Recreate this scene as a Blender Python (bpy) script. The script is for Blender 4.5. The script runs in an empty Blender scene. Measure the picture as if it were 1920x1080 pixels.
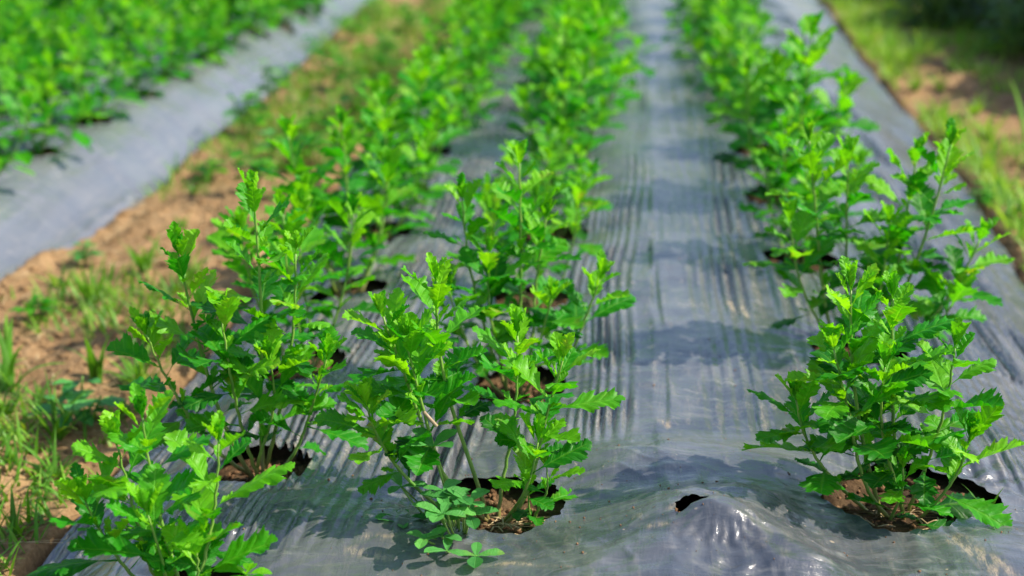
import bpy, math, random
import numpy as np
from mathutils import Vector, Matrix

# ------------------------------------------------------------ camera, light, exposure
SC = bpy.context.scene
COL = SC.collection
H = 0.75
cam_d = bpy.data.cameras.new('camera')
cam = bpy.data.objects.new('camera', cam_d); COL.objects.link(cam)
cam.location = (0, 0, H)
cam.rotation_euler = (math.radians(90 - 18.067), 0, math.radians(4.89))
cam_d.lens = 50.0; cam_d.sensor_width = 36.0
cam_d.clip_start = 0.05; cam_d.clip_end = 500
cam_d.dof.use_dof = True
cam_d.dof.focus_distance = 1.60
cam_d.dof.aperture_fstop = 3.2
SC.camera = cam

SUN_AZ, SUN_EL = math.radians(84.0), math.radians(44)      # azimuth clockwise from +Y
world = bpy.data.worlds.new('World'); SC.world = world
world.use_nodes = True
wn, wl = world.node_tree.nodes, world.node_tree.links
wn.clear()
sky = wn.new('ShaderNodeTexSky'); sky.sky_type = 'NISHITA'; sky.sun_disc = False
sky.sun_elevation = SUN_EL; sky.sun_rotation = SUN_AZ
sky.dust_density = 1.5; sky.ozone_density = 1.0
bg = wn.new('ShaderNodeBackground'); bg.inputs['Strength'].default_value = 0.15
wo = wn.new('ShaderNodeOutputWorld')
wl.new(sky.outputs[0], bg.inputs[0]); wl.new(bg.outputs[0], wo.inputs[0])

sun_d = bpy.data.lights.new('sun', 'SUN'); sun_d.energy = 5.0; sun_d.angle = math.radians(0.5)
sun_d.color = (1.0, 0.92, 0.77)
sun = bpy.data.objects.new('sun', sun_d); COL.objects.link(sun)
sdir = Vector((math.sin(SUN_AZ) * math.cos(SUN_EL), math.cos(SUN_AZ) * math.cos(SUN_EL), math.sin(SUN_EL)))
sun.rotation_euler = sdir.to_track_quat('Z', 'Y').to_euler()
SC.view_settings.view_transform = 'Standard'
SC.view_settings.look = 'None'
SC.view_settings.exposure = 0.50
SC.view_settings.gamma = 1.0

# ------------------------------------------------------------ noise
def _hash(ix, iy, s):
    n = (ix.astype(np.int64) * 374761393 + iy.astype(np.int64) * 668265263 + s * 974634777) & 0xffffffff
    n = ((n ^ (n >> 13)) * 1274126177) & 0xffffffff
    n = (n ^ (n >> 16)) & 0xffffffff
    n = ((n ^ (n >> 15)) * 2246822519) & 0xffffffff
    return ((n >> 8) & 0xffff) / 65535.0

def vn(x, y, s=0):
    x = np.asarray(x, float); y = np.asarray(y, float)
    ix = np.floor(x); iy = np.floor(y); fx = x - ix; fy = y - iy
    fx = fx * fx * fx * (fx * (fx * 6 - 15) + 10); fy = fy * fy * fy * (fy * (fy * 6 - 15) + 10)
    a = _hash(ix, iy, s); b = _hash(ix + 1, iy, s); c = _hash(ix, iy + 1, s); d = _hash(ix + 1, iy + 1, s)
    return (a + (b - a) * fx) * (1 - fy) + (c + (d - c) * fx) * fy - 0.5

def fbm(x, y, s=0, o=4, g=0.5):
    r = 0; a = 1.0
    for i in range(o):
        r = r + a * vn(x, y, s + i * 17); x = x * 2.03 + 3.1; y = y * 2.03 + 1.7; a *= g
    return r

def ss(a, b, x):
    t = np.clip((x - a) / (b - a), 0, 1); return t * t * (3 - 2 * t)

# ------------------------------------------------------------ object helpers
def mesh_obj(name, V, F, mat, parent=None, smooth=True, attrs=None, uv=None, mi=None):
    """V (n,3), F (m,4) or list of faces -> one linked mesh object"""
    me = bpy.data.meshes.new(name)
    V = np.asarray(V, np.float32)
    F = np.asarray(F, np.int32)
    k = F.shape[1]
    me.vertices.add(len(V)); me.vertices.foreach_set('co', V.ravel())
    me.loops.add(F.size); me.loops.foreach_set('vertex_index', F.ravel())
    me.polygons.add(len(F))
    me.polygons.foreach_set('loop_start', np.arange(0, F.size, k, dtype=np.int32))
    me.polygons.foreach_set('loop_total', np.full(len(F), k, np.int32))
    if smooth: me.polygons.foreach_set('use_smooth', np.ones(len(F), bool))
    if mi is not None: me.polygons.foreach_set('material_index', np.asarray(mi, np.int32))
    for m in (mat if isinstance(mat, (list, tuple)) else [mat]): me.materials.append(m)
    if attrs:
        for an, av in attrs.items():
            at = me.attributes.new(an, 'FLOAT', 'POINT'); at.data.foreach_set('value', np.asarray(av, np.float32))
    if uv is not None:
        ul = me.uv_layers.new(name='UVMap')
        ul.data.foreach_set('uv', np.asarray(uv, np.float32)[F.ravel()].ravel())
    me.update(calc_edges=True); me.validate()
    o = bpy.data.objects.new(name, me); COL.objects.link(o)
    if parent is not None: o.parent = parent
    return o

def tag(o, label=None, cat=None, group=None, kind=None):
    if label: o['label'] = label
    if cat: o['category'] = cat
    if group: o['group'] = group
    if kind: o['kind'] = kind
    return o

def empty(name, loc, rz=0.0, s=1.0):
    o = bpy.data.objects.new(name, None); COL.objects.link(o)
    o.location = loc; o.rotation_euler = (0, 0, rz); o.scale = (s, s, s); o.empty_display_size = 0.03
    return o

def copy_tree(o, parent=None):
    c = o.copy(); COL.objects.link(c)
    if parent is not None: c.parent = parent
    for ch in list(o.children): copy_tree(ch, c)
    return c

# ------------------------------------------------------------ materials
def newmat(name):
    m = bpy.data.materials.new(name); m.use_nodes = True
    m.node_tree.nodes.clear()
    return m, m.node_tree.nodes, m.node_tree.links

def N(nodes, t, **kw):
    n = nodes.new(t)
    for k, v in kw.items():
        if k.startswith('i_'): n.inputs[k[2:]].default_value = v
        else: setattr(n, k, v)
    return n

def mathn(nd, lk, op, a, b=None, clamp=False):
    n = nd.new('ShaderNodeMath'); n.operation = op; n.use_clamp = clamp
    for i, v in enumerate((a, b)):
        if v is None: continue
        if isinstance(v, (int, float)): n.inputs[i].default_value = v
        else: lk.new(v, n.inputs[i])
    return n.outputs[0]

def mixc(nd, lk, f, a, b, bt='MIX'):
    n = nd.new('ShaderNodeMix'); n.data_type = 'RGBA'; n.blend_type = bt
    for i, v in ((0, f), (6, a), (7, b)):
        if isinstance(v, (int, float)): n.inputs[i].default_value = v
        elif isinstance(v, tuple): n.inputs[i].default_value = (*v, 1.0)
        else: lk.new(v, n.inputs[i])
    return n.outputs[2]

def ramp(nd, lk, src, stops):
    n = nd.new('ShaderNodeValToRGB'); e = n.color_ramp.elements
    while len(e) < len(stops): e.new(0.5)
    for i, (p, c) in enumerate(stops):
        e[i].position = p; e[i].color = (c, c, c, 1) if isinstance(c, (int, float)) else (*c, 1)
    lk.new(src, n.inputs[0]); return n.outputs[0]

def leaf_material(name, old, mid, young, trans=0.38, rough=0.42, veins=6.0):
    m, nd, lk = newmat(name)
    age = N(nd, 'ShaderNodeAttribute', attribute_name='age').outputs['Fac']
    rnd = N(nd, 'ShaderNodeAttribute', attribute_name='tint').outputs['Fac']
    uvn = N(nd, 'ShaderNodeUVMap', uv_map='UVMap')
    sep = N(nd, 'ShaderNodeSeparateXYZ'); lk.new(uvn.outputs[0], sep.inputs[0])
    au = mathn(nd, lk, 'ABSOLUTE', sep.outputs[0])
    tc = N(nd, 'ShaderNodeTexCoord')
    nz = N(nd, 'ShaderNodeTexNoise', i_Scale=55.0, i_Detail=4.0); lk.new(tc.outputs['Object'], nz.inputs['Vector'])
    nz2 = N(nd, 'ShaderNodeTexNoise', i_Scale=260.0, i_Detail=3.0); lk.new(tc.outputs['Object'], nz2.inputs['Vector'])
    a2 = mathn(nd, lk, 'ADD', age, mathn(nd, lk, 'MULTIPLY', mathn(nd, lk, 'SUBTRACT', nz.outputs[0], 0.5), 0.35))
    a2 = mathn(nd, lk, 'ADD', a2, mathn(nd, lk, 'MULTIPLY', rnd, 0.38), True)
    col = ramp(nd, lk, a2, [(0.0, old), (0.45, mid), (1.0, young)])
    mid_v = ramp(nd, lk, au, [(0.0, 1.0), (0.05, 0.8), (0.11, 0.0)])
    fr = mathn(nd, lk, 'FRACT', mathn(nd, lk, 'MULTIPLY', sep.outputs[1], veins))
    lat = ramp(nd, lk, fr, [(0.0, 1.0), (0.10, 0.0), (0.88, 0.0), (1.0, 1.0)])
    lat = mathn(nd, lk, 'MULTIPLY', lat, 0.6)
    vein = mathn(nd, lk, 'MAXIMUM', mid_v, lat)
    vcol = mixc(nd, lk, 0.6, col, tuple(min(1, c * 1.2 + 0.05) for c in young))
    col = mixc(nd, lk, mathn(nd, lk, 'MULTIPLY', vein, 0.34), col, vcol)
    nb = N(nd, 'ShaderNodeTexNoise', i_Scale=24.0, i_Detail=5.0, i_Roughness=0.7); lk.new(tc.outputs['Object'], nb.inputs['Vector'])
    yel = mathn(nd, lk, 'MULTIPLY', ramp(nd, lk, nb.outputs[0], [(0.54, 0.0), (0.70, 1.0)]), ramp(nd, lk, rnd, [(0.10, 0.0), (0.5, 0.8)]))
    col = mixc(nd, lk, yel, col, (0.30, 0.30, 0.05))
    # pale dusty speckles
    sp = ramp(nd, lk, nz2.outputs[0], [(0.0, 0.82), (0.5, 1.0), (0.75, 1.12)])
    col = mixc(nd, lk, 1.0, col, sp, 'MULTIPLY')
    p = N(nd, 'ShaderNodeBsdfPrincipled', i_Roughness=rough); lk.new(col, p.inputs['Base Color'])
    p.inputs['Specular IOR Level'].default_value = 0.36
    lk.new(ramp(nd, lk, nz2.outputs[0], [(0.3, rough - 0.1), (0.7, rough + 0.15)]), p.inputs['Roughness'])
    tr = N(nd, 'ShaderNodeBsdfTranslucent')
    tcol = mixc(nd, lk, 1.0, col, (1.7, 1.5, 0.5), 'MULTIPLY'); lk.new(tcol, tr.inputs['Color'])
    h = mathn(nd, lk, 'ADD', mathn(nd, lk, 'MULTIPLY', vein, -1.0), mathn(nd, lk, 'MULTIPLY', nz2.outputs[0], 0.7))
    b = N(nd, 'ShaderNodeBump', i_Strength=0.55, i_Distance=0.0012); lk.new(h, b.inputs['Height'])
    lk.new(b.outputs[0], p.inputs['Normal']); lk.new(b.outputs[0], tr.inputs['Normal'])
    mx = N(nd, 'ShaderNodeMixShader'); mx.inputs[0].default_value = trans
    lk.new(p.outputs[0], mx.inputs[1]); lk.new(tr.outputs[0], mx.inputs[2])
    o = N(nd, 'ShaderNodeOutputMaterial'); lk.new(mx.outputs[0], o.inputs[0])
    return m

M_LEAF = leaf_material('chrysanthemum_leaf', (0.005, 0.098, 0.005), (0.026, 0.295, 0.004), (0.20, 0.55, 0.008), trans=0.44, rough=0.48)
M_CLOVER = leaf_material('clover_leaf', (0.03, 0.18, 0.035), (0.075, 0.32, 0.065), (0.14, 0.44, 0.08), trans=0.3, veins=9)
M_GRASS = leaf_material('grass_blade', (0.02, 0.12, 0.010), (0.08, 0.30, 0.015), (0.30, 0.52, 0.04), trans=0.4, veins=0.0)
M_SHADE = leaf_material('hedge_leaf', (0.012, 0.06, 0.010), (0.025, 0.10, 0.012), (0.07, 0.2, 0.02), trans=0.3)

def stem_material(name, c1, c2, base=None):
    m, nd, lk = newmat(name)
    tc = N(nd, 'ShaderNodeTexCoord')
    mp = N(nd, 'ShaderNodeMapping'); mp.inputs['Scale'].default_value = (1, 1, 0.2); lk.new(tc.outputs['Object'], mp.inputs[0])
    nz = N(nd, 'ShaderNodeTexNoise', i_Scale=140.0, i_Detail=3.0); lk.new(mp.outputs[0], nz.inputs['Vector'])
    col = ramp(nd, lk, nz.outputs[0], [(0.3, c1), (0.7, c2)])
    if base:
        wd = N(nd, 'ShaderNodeAttribute', attribute_name='age').outputs['Fac']
        col = mixc(nd, lk, ramp(nd, lk, wd, [(0.0, 1.0), (0.35, 0.0)]), col, base)
    p = N(nd, 'ShaderNodeBsdfPrincipled', i_Roughness=0.45); lk.new(col, p.inputs['Base Color'])
    p.inputs['Subsurface Weight'].default_value = 0.0
    b = N(nd, 'ShaderNodeBump', i_Strength=0.4, i_Distance=0.0006); lk.new(nz.outputs[0], b.inputs['Height']); lk.new(b.outputs[0], p.inputs['Normal'])
    o = N(nd, 'ShaderNodeOutputMaterial'); lk.new(p.outputs[0], o.inputs[0])
    return m
M_STEM = stem_material('green_stem', (0.10, 0.26, 0.03), (0.26, 0.42, 0.07), (0.22, 0.13, 0.05))
M_STEM_BROWN = stem_material('woody_stem', (0.16, 0.09, 0.04), (0.30, 0.24, 0.08))
M_STUB = stem_material('pale_pink_stub', (0.34, 0.20, 0.16), (0.42, 0.36, 0.20))

def soil_material(name, c_dry, c_mid, c_dark):
    m, nd, lk = newmat(name)
    tc = N(nd, 'ShaderNodeTexCoord')
    n1 = N(nd, 'ShaderNodeTexNoise', i_Scale=9.0, i_Detail=8.0, i_Roughness=0.65); lk.new(tc.outputs['Object'], n1.inputs['Vector'])
    n2 = N(nd, 'ShaderNodeTexNoise', i_Scale=120.0, i_Detail=6.0, i_Roughness=0.7); lk.new(tc.outputs['Object'], n2.inputs['Vector'])
    n3 = N(nd, 'ShaderNodeTexVoronoi', i_Scale=70.0); lk.new(tc.outputs['Object'], n3.inputs['Vector'])
    col = ramp(nd, lk, n1.outputs[0], [(0.32, c_dark), (0.5, c_mid), (0.68, c_dry)])
    col = mixc(nd, lk, 0.55, col, ramp(nd, lk, n2.outputs[0], [(0.3, c_dark), (0.5, c_mid), (0.7, c_dry)]))
    damp = N(nd, 'ShaderNodeAttribute', attribute_name='damp').outputs['Fac']
    col = mixc(nd, lk, damp, col, (0.055, 0.032, 0.018))
    p = N(nd, 'ShaderNodeBsdfPrincipled', i_Roughness=0.93); lk.new(col, p.inputs['Base Color'])
    p.inputs['Specular IOR Level'].default_value = 0.2
    hh = mathn(nd, lk, 'ADD', n2.outputs[0], mathn(nd, lk, 'MULTIPLY', n3.outputs[0], 0.8))
    b = N(nd, 'ShaderNodeBump', i_Strength=0.9, i_Distance=0.006); lk.new(hh, b.inputs['Height']); lk.new(b.outputs[0], p.inputs['Normal'])
    o = N(nd, 'ShaderNodeOutputMaterial'); lk.new(p.outputs[0], o.inputs[0])
    return m
M_SOIL = soil_material('sandy_soil', (0.50, 0.33, 0.175), (0.33, 0.20, 0.095), (0.13, 0.078, 0.042))
M_CRUMB = soil_material('damp_soil_crumb', (0.40, 0.24, 0.13), (0.22, 0.12, 0.06), (0.09, 0.05, 0.03))
M_STRAW = stem_material('dry_straw', (0.42, 0.29, 0.14), (0.55, 0.42, 0.24))

def film_material():
    m, nd, lk = newmat('grey_mulch_film')
    tc = N(nd, 'ShaderNodeTexCoord')
    def noise(scale, det, sx, sy, rough=0.5, dist=0.0):
        mp = N(nd, 'ShaderNodeMapping'); mp.inputs['Scale'].default_value = (sx, sy, 1); lk.new(tc.outputs['Object'], mp.inputs[0])
        n = N(nd, 'ShaderNodeTexNoise', i_Scale=scale, i_Detail=det, i_Roughness=rough, i_Distortion=dist); lk.new(mp.outputs[0], n.inputs['Vector']); return n.outputs[0]
    big = noise(3.0, 4, 1, 1)
    streak = noise(26.0, 6, 2.6, 0.55, 0.65, 0.6)
    swirl = noise(14.0, 7, 1.0, 3.0, 0.62, 1.4)
    fine = noise(240.0, 4, 1, 1, 0.6)
    spk = noise(95.0, 2, 1, 1)
    mud = N(nd, 'ShaderNodeAttribute', attribute_name='mud').outputs['Fac']
    crev = N(nd, 'ShaderNodeAttribute', attribute_name='dust').outputs['Fac']
    col = ramp(nd, lk, big, [(0.3, (0.044, 0.049, 0.062)), (0.7, (0.072, 0.078, 0.094))])
    d1 = ramp(nd, lk, streak, [(0.50, 0.0), (0.66, 0.5), (0.80, 1.0)])
    d1 = mathn(nd, lk, 'MULTIPLY', d1, ramp(nd, lk, fine, [(0.40, 0.25), (0.60, 1.0)]))
    d1 = mathn(nd, lk, 'MULTIPLY', d1, mathn(nd, lk, 'ADD', mathn(nd, lk, 'MULTIPLY', crev, 1.0), 0.36), True)
    col = mixc(nd, lk, mathn(nd, lk, 'MULTIPLY', d1, 0.85), col, (0.50, 0.42, 0.31))
    d2 = ramp(nd, lk, swirl, [(0.54, 0.0), (0.74, 0.5)])
    col = mixc(nd, lk, d2, col, (0.30, 0.29, 0.27))
    d3 = ramp(nd, lk, spk, [(0.73, 0.0), (0.78, 0.9)])
    col = mixc(nd, lk, mathn(nd, lk, 'MULTIPLY', d3, 0.7), col, (0.50, 0.40, 0.28))
    mm = mathn(nd, lk, 'MULTIPLY', mud, ramp(nd, lk, noise(90.0, 8, 1.6, 0.35, 0.75), [(0.44, 0.0), (0.60, 0.9)]), True)
    col = mixc(nd, lk, mm, col, (0.48, 0.36, 0.22))
    d1 = mathn(nd, lk, 'MAXIMUM', d1, mm)
    pale = N(nd, 'ShaderNodeAttribute', attribute_name='pale').outputs['Fac']
    col = mixc(nd, lk, mathn(nd, lk, 'MULTIPLY', pale, 0.42), col, (0.21, 0.225, 0.27))
    haze_d = ramp(nd, lk, noise(5.5, 7, 0.8, 1.3, 0.62, 0.8), [(0.42, 0.0), (0.70, 0.55)])
    col = mixc(nd, lk, haze_d, col, (0.19, 0.19, 0.20))
    p = N(nd, 'ShaderNodeBsdfPrincipled'); lk.new(col, p.inputs['Base Color'])
    p.inputs['Metallic'].default_value = 0.0
    p.inputs['IOR'].default_value = 2.1
    p.inputs['Specular IOR Level'].default_value = 0.55
    rg = ramp(nd, lk, swirl, [(0.3, 0.10), (0.6, 0.17), (0.8, 0.36)])
    rg = mathn(nd, lk, 'ADD', rg, mathn(nd, lk, 'MULTIPLY', d1, 0.3))
    lk.new(rg, p.inputs['Roughness'])
    hb = mathn(nd, lk, 'ADD', mathn(nd, lk, 'MULTIPLY', noise(60.0, 5, 0.7, 2.2, 0.6, 0.8), 1.0), mathn(nd, lk, 'MULTIPLY', streak, 1.2))
    b = N(nd, 'ShaderNodeBump', i_Strength=0.6, i_Distance=0.0016); lk.new(hb, b.inputs['Height']); lk.new(b.outputs[0], p.inputs['Normal'])
    o = N(nd, 'ShaderNodeOutputMaterial'); lk.new(p.outputs[0], o.inputs[0])
    return m
M_FILM = film_material()

# ------------------------------------------------------------ layout (metres; rows run along +Y)
ROW_R = [(0.330, 1.545), (0.350, 2.030), (0.312, 2.490), (0.301, 2.944)] + [(0.302 + 0.008 * max(0, i - 2), 2.944 + 0.455 * i) for i in range(1, 12)]
ROW_M = [(-0.141, 1.498), (-0.150, 1.881)] + [(-0.152 - 0.003 * i, 1.881 + 0.39 * i) for i in range(1, 17)]
ROW_L = [(-0.440, 1.287), (-0.452, 1.600)] + [(-0.470 - 0.006 * min(i, 6), 1.600 + 0.355 * i) for i in range(1, 19)]
rl = random.Random(5)
ROW_B = []
for j, x0 in enumerate((-1.47, -1.80, -2.14, -2.50, -2.88)):
    ROW_B.append([(x0 + rl.uniform(-.03, .03) - 0.012 * max(0, i - 7), 2.95 + 0.36 * i + 0.11 * (j % 2)) for i in range(17)])

def hole_radius(th, seed, r):
    return r * (1 + 0.10 * np.sin(2 * th + seed) + 0.06 * np.sin(3 * th + seed * 2.1) + 0.030 * np.sin(7 * th + seed * 3.3) + 0.022 * np.sin(17 * th + seed) + 0.015 * np.sin(31 * th + seed * 5)
                + (0.09 * np.cos(4 * th) if r > 0.085 else 0))
HOLES = []        # x, y, rx, seed
for i, (x, y) in enumerate(ROW_R): HOLES.append((x + (0.004 if i == 0 else 0), y, 0.088 if i == 0 else 0.066, 1.0 + i))
for i, (x, y) in enumerate(ROW_M): HOLES.append((x, y, 0.073 if i == 0 else 0.072, 3.0 + i * 1.3))
for i, (x, y) in enumerate(ROW_L): HOLES.append((x, y, 0.062, 2.0 + i * 1.7))
HOLES_B = [(x, y, 0.055, x * 7 + y) for r in ROW_B for x, y in r]
RIP = (0.072, 1.408, 0.018, 0.4)

def lin(y, pts):
    return np.interp(y, [p[0] for p in pts], [p[1] for p in pts])
def edge_r(y): return 0.010 * vn(y * 13, y * 0, 96) + lin(y, [(0.8, 0.80), (2.0, 0.795), (2.83, 0.805), (3.6, 0.865), (5.3, 0.885), (7.6, 0.965), (9.5, 0.98)]) + 0.012 * vn(y * 2.3, y * 0, 91)
def edge_l(y): return 0.010 * vn(y * 14, y * 0, 95) + lin(y, [(0.8, -0.75), (1.5, -0.74), (1.9, -0.725), (3.0, -0.76), (9.5, -0.80)]) + 0.010 * vn(y * 2.6, y * 0, 92)
def edge_b(y): return 0.014 * vn(y * 9, y * 0, 97) + lin(y, [(0.8, -1.30), (2.6, -1.248), (3.4, -1.192), (5.2, -1.244), (7.4, -1.357), (9.5, -1.45)]) + 0.012 * vn(y * 2.1, y * 0, 93)

PATH_Z = -0.125
BUMPS = [(0.098, 1.415, 0.070, 0.060, 0.030), (0.108, 1.388, 0.028, 0.022, 0.018), (0.150, 1.475, 0.035, 0.030, 0.010), (0.185, 1.345, 0.04, 0.04, 0.022),
         (-0.245, 1.425, 0.05, 0.035, 0.010), (0.02, 1.30, 0.08, 0.05, 0.014), (-0.33, 1.32, 0.06, 0.05, -0.008),
         (0.235, 1.42, 0.05, 0.05, -0.008), (0.54, 2.62, 0.045, 0.06, 0.020), (0.47, 1.40, 0.07, 0.06, 0.010),
         (-0.30, 1.62, 0.07, 0.06, 0.010), (0.06, 1.60, 0.12, 0.035, 0.008), (0.00, 1.50, 0.04, 0.03, -0.006)]
def bumps(X, Y):
    z = 0
    for bx, by, sx, sy, a in BUMPS: z = z + a * np.exp(-0.5 * (((X - bx) / sx) ** 2 + ((Y - by) / sy) ** 2) ** 1.25)
    return z

def bed_profile(x, y):
    """smooth raised-bed surface of the near bed"""
    l, r = edge_l(y), edge_r(y)
    zl = PATH_Z * (1 - ss(0, 1, (x - l) / 0.30)) ** 1.3
    zr = PATH_Z * (1 - ss(0, 1, (r - x) / 0.42)) ** 1.25
    z = zl + zr
    # folded crease along the centre: left of it leans a little to the left
    z = z + 0.012 - 0.016 * (1 - np.exp(-np.clip(0.052 - x, 0, 2) / 0.12))
    z = z - 0.004 * np.clip((x - 0.052) / 0.3, 0, 1)
    z = z + 0.010 * fbm(x * 3.0, y * 2.2, 11, 3) + bumps(x, y)
    return z
def bedb_profile(x, y):
    r = edge_b(y)
    return PATH_Z * (1 - ss(0, 1, (r - x) / 0.26)) ** 1.3 + PATH_Z * ss(0, 1, (-3.1 - x) / 0.25) + 0.012 * fbm(x * 3, y * 2.2, 15, 3)

def film_relief(X, Y, holes, main=True):
    z = np.zeros_like(X)
    # per-row phase of the smooth pressed bands that cross the bed at each plant
    if main:
        tr = ((Y - 2.03) / 0.47) % 1.0
        tm = ((Y - 1.50) / 0.385) % 1.0
        w = ss(-0.02, 0.10, X)
        tt = np.where(w > 0.5, tr, tm)
        sh = 0.28 * vn(X * 6, Y * 1.2, 31)
        sh = sh + 0.10 * vn(X * 38, Y * 1.5, 32) + 0.22 * ss(0.42, 0.50, X)
        win = ss(0.06, 0.26, tt + sh) * (1 - ss(0.72, 0.94, tt + sh))
        z += 0.0045 * np.cos(2 * np.pi * tt) * (0.6 + 0.8 * vn(X * 4, Y * 2, 33))
        win = 0.22 + 0.78 * win
        win *= ss(1.56, 1.72, Y + 0.16 * vn(X * 7, Y * 0, 36) + 0.17 * ss(-0.17, -0.24, X))
        zone = 0.85 + 0.6 * ss(-0.25, 0.25, vn(X * 9, Y * 2.0, 34))
        zone = zone * (0.45 + 0.55 * ss(0.035, 0.10, np.abs(X - 0.10)))
        zone = np.maximum(zone, 0.9 * np.exp(-((X - 0.0) / 0.05) ** 2))
        zone *= (1 - 0.75 * ss(0.62, 0.72, X)) * (1 + 0.5 * ss(0.44, 0.5, X) + 0.35 * ss(-0.17, -0.22, X))
        win *= zone
        amp = 0.0036
        lean = -0.05 * (X < -0.17) + 0.02 * (X > 0.4)
    else:
        win = 0.35 + 0.9 * ss(-0.1, 0.3, vn(X * 5, Y * 1.2, 34)); amp = 0.0022; lean = 0
        z += 0.026 * vn(X * 10 + 0.3 * Y, Y * 1.3, 26) + 0.012 * vn(X * 5, Y * 4.0, 27) + 0.005 * vn(X * 26, Y * 1.6, 28)
    xs = X + lean * (Y - 1.8) + 0.022 * vn(X * 3, Y * 2.6, 35)
    ph = 2 * np.pi * (xs / 0.0185 + 3.4 * vn(xs * 11, Y * 0.45, 37))
    s = np.sin(ph)
    ridg = np.sign(s) * np.abs(s) ** 0.8 + 0.35 * np.sin(2.3 * ph + 4 * vn(X * 9, Y * 2, 38))
    z += amp * win * ridg * np.clip(0.75 + 2.0 * vn(xs * 34, Y * 1.3, 39), 0.05, 1.8) + 0.0007 * win * np.sin(2 * np.pi * xs / 0.0083 + 6 * vn(xs * 20, Y, 29)) * ss(-.1, .3, vn(X * 14, Y * 3, 30))
    dust = np.clip(win * (0.5 + 0.5 * s), 0, 1)
    # broad and fine crinkle
    z += 0.0022 * fbm(X * 11, Y * 16, 41, 3)
    near = np.exp(-np.clip(Y - 1.3, 0, 9) / 0.9)
    z += 0.0011 * fbm(X * 22 + 3 * vn(X * 6, Y * 6, 47), Y * 46, 43, 3) * (0.4 + 0.8 * near)
    if main:
        # stretched drape folds in the front part
        fr = 1 - ss(1.55, 1.72, Y)
        wx = X + 0.05 * vn(X * 6, Y * 6, 51); wy = Y + 0.06 * vn(X * 5, Y * 5, 52)
        z += fr * 0.0040 * (1 - np.abs(2 * vn(wx * 13 + wy * 6, wy * 30 - wx * 9, 53))) * (0.5 + vn(X * 4, Y * 4, 54))
        for bx, by, sx, sy, a in BUMPS:
            d2 = ((X - bx) / sx) ** 2 + ((Y - by) / sy) ** 2
            if a > 0.015:                                            # radiating tension folds
                d = np.sqrt(d2); th = np.arctan2(Y - by, X - bx)
                z += 0.0010 * np.sin(th * 19 + 5 * vn(d * 2, th * 1.5, 55)) * np.exp(-((d - 1.7) / 0.7) ** 2)
    if main:
        fr2 = np.exp(-(((X - 0.10) / 0.22) ** 2 + ((Y - 1.43) / 0.14) ** 2))
        wv = X * 0.5 + Y + 0.04 * vn(X * 9, Y * 9, 62)
        z += fr2 * 0.0018 * (1 - np.abs(2 * vn(X * 7, wv * 34, 63))) ** 3
        z += fr * 0.0016 * (1 - np.abs(2 * vn(X * 30 + Y * 22, Y * 34 - X * 8, 64))) ** 4 * ss(-.1, .2, vn(X * 9, Y * 9, 65))
    for hx, hy, r, sd in holes:
        m = (np.abs(X - hx) < 0.26) & (np.abs(Y - hy) < 0.26)
        if not m.any(): continue
        dx = X[m] - hx; dy = Y[m] - hy; d = np.hypot(dx, dy); th = np.arctan2(dy, dx)
        e = np.clip(d / hole_radius(th, sd, r) - 1, 0, None) * r
        dz = -0.010 * np.exp(-(e / 0.05) ** 2) + 0.0016 * np.exp(-(e / 0.006))
        if hy < 4:
            fan = 0.5 + 0.5 * np.sin(th * 2 + sd * 1.7)
            if main and abs(hx - 0.334) < 0.01 and hy < 1.6: fan = 0.35 + 1.3 * np.exp(-((th - 0.75) / 0.7) ** 2) + 0.7 * np.exp(-((th + 1.3) / 0.4) ** 2)
            nn = 26 if r > 0.06 else 20
            f = np.sin(nn * th + 3.0 * vn(th * 3, e * 12, 61 + int(sd * 3)))
            dz += 0.0019 * fan * f * np.exp(-e / 0.07) * ss(0, 0.02, e)
        z[m] += dz
    return z, dust

def grid_axis(segs):
    out = [segs[0][0]]
    for a, b, st in segs:
        n = max(1, int(round((b - a) / st))); out += list(np.linspace(a, b, n + 1)[1:])
    return np.array(out)
def grow_axis(a, b, f):
    out = [a]
    while out[-1] < b: out.append(out[-1] + f(out[-1]))
    out[-1] = b
    return np.array(out)

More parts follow.
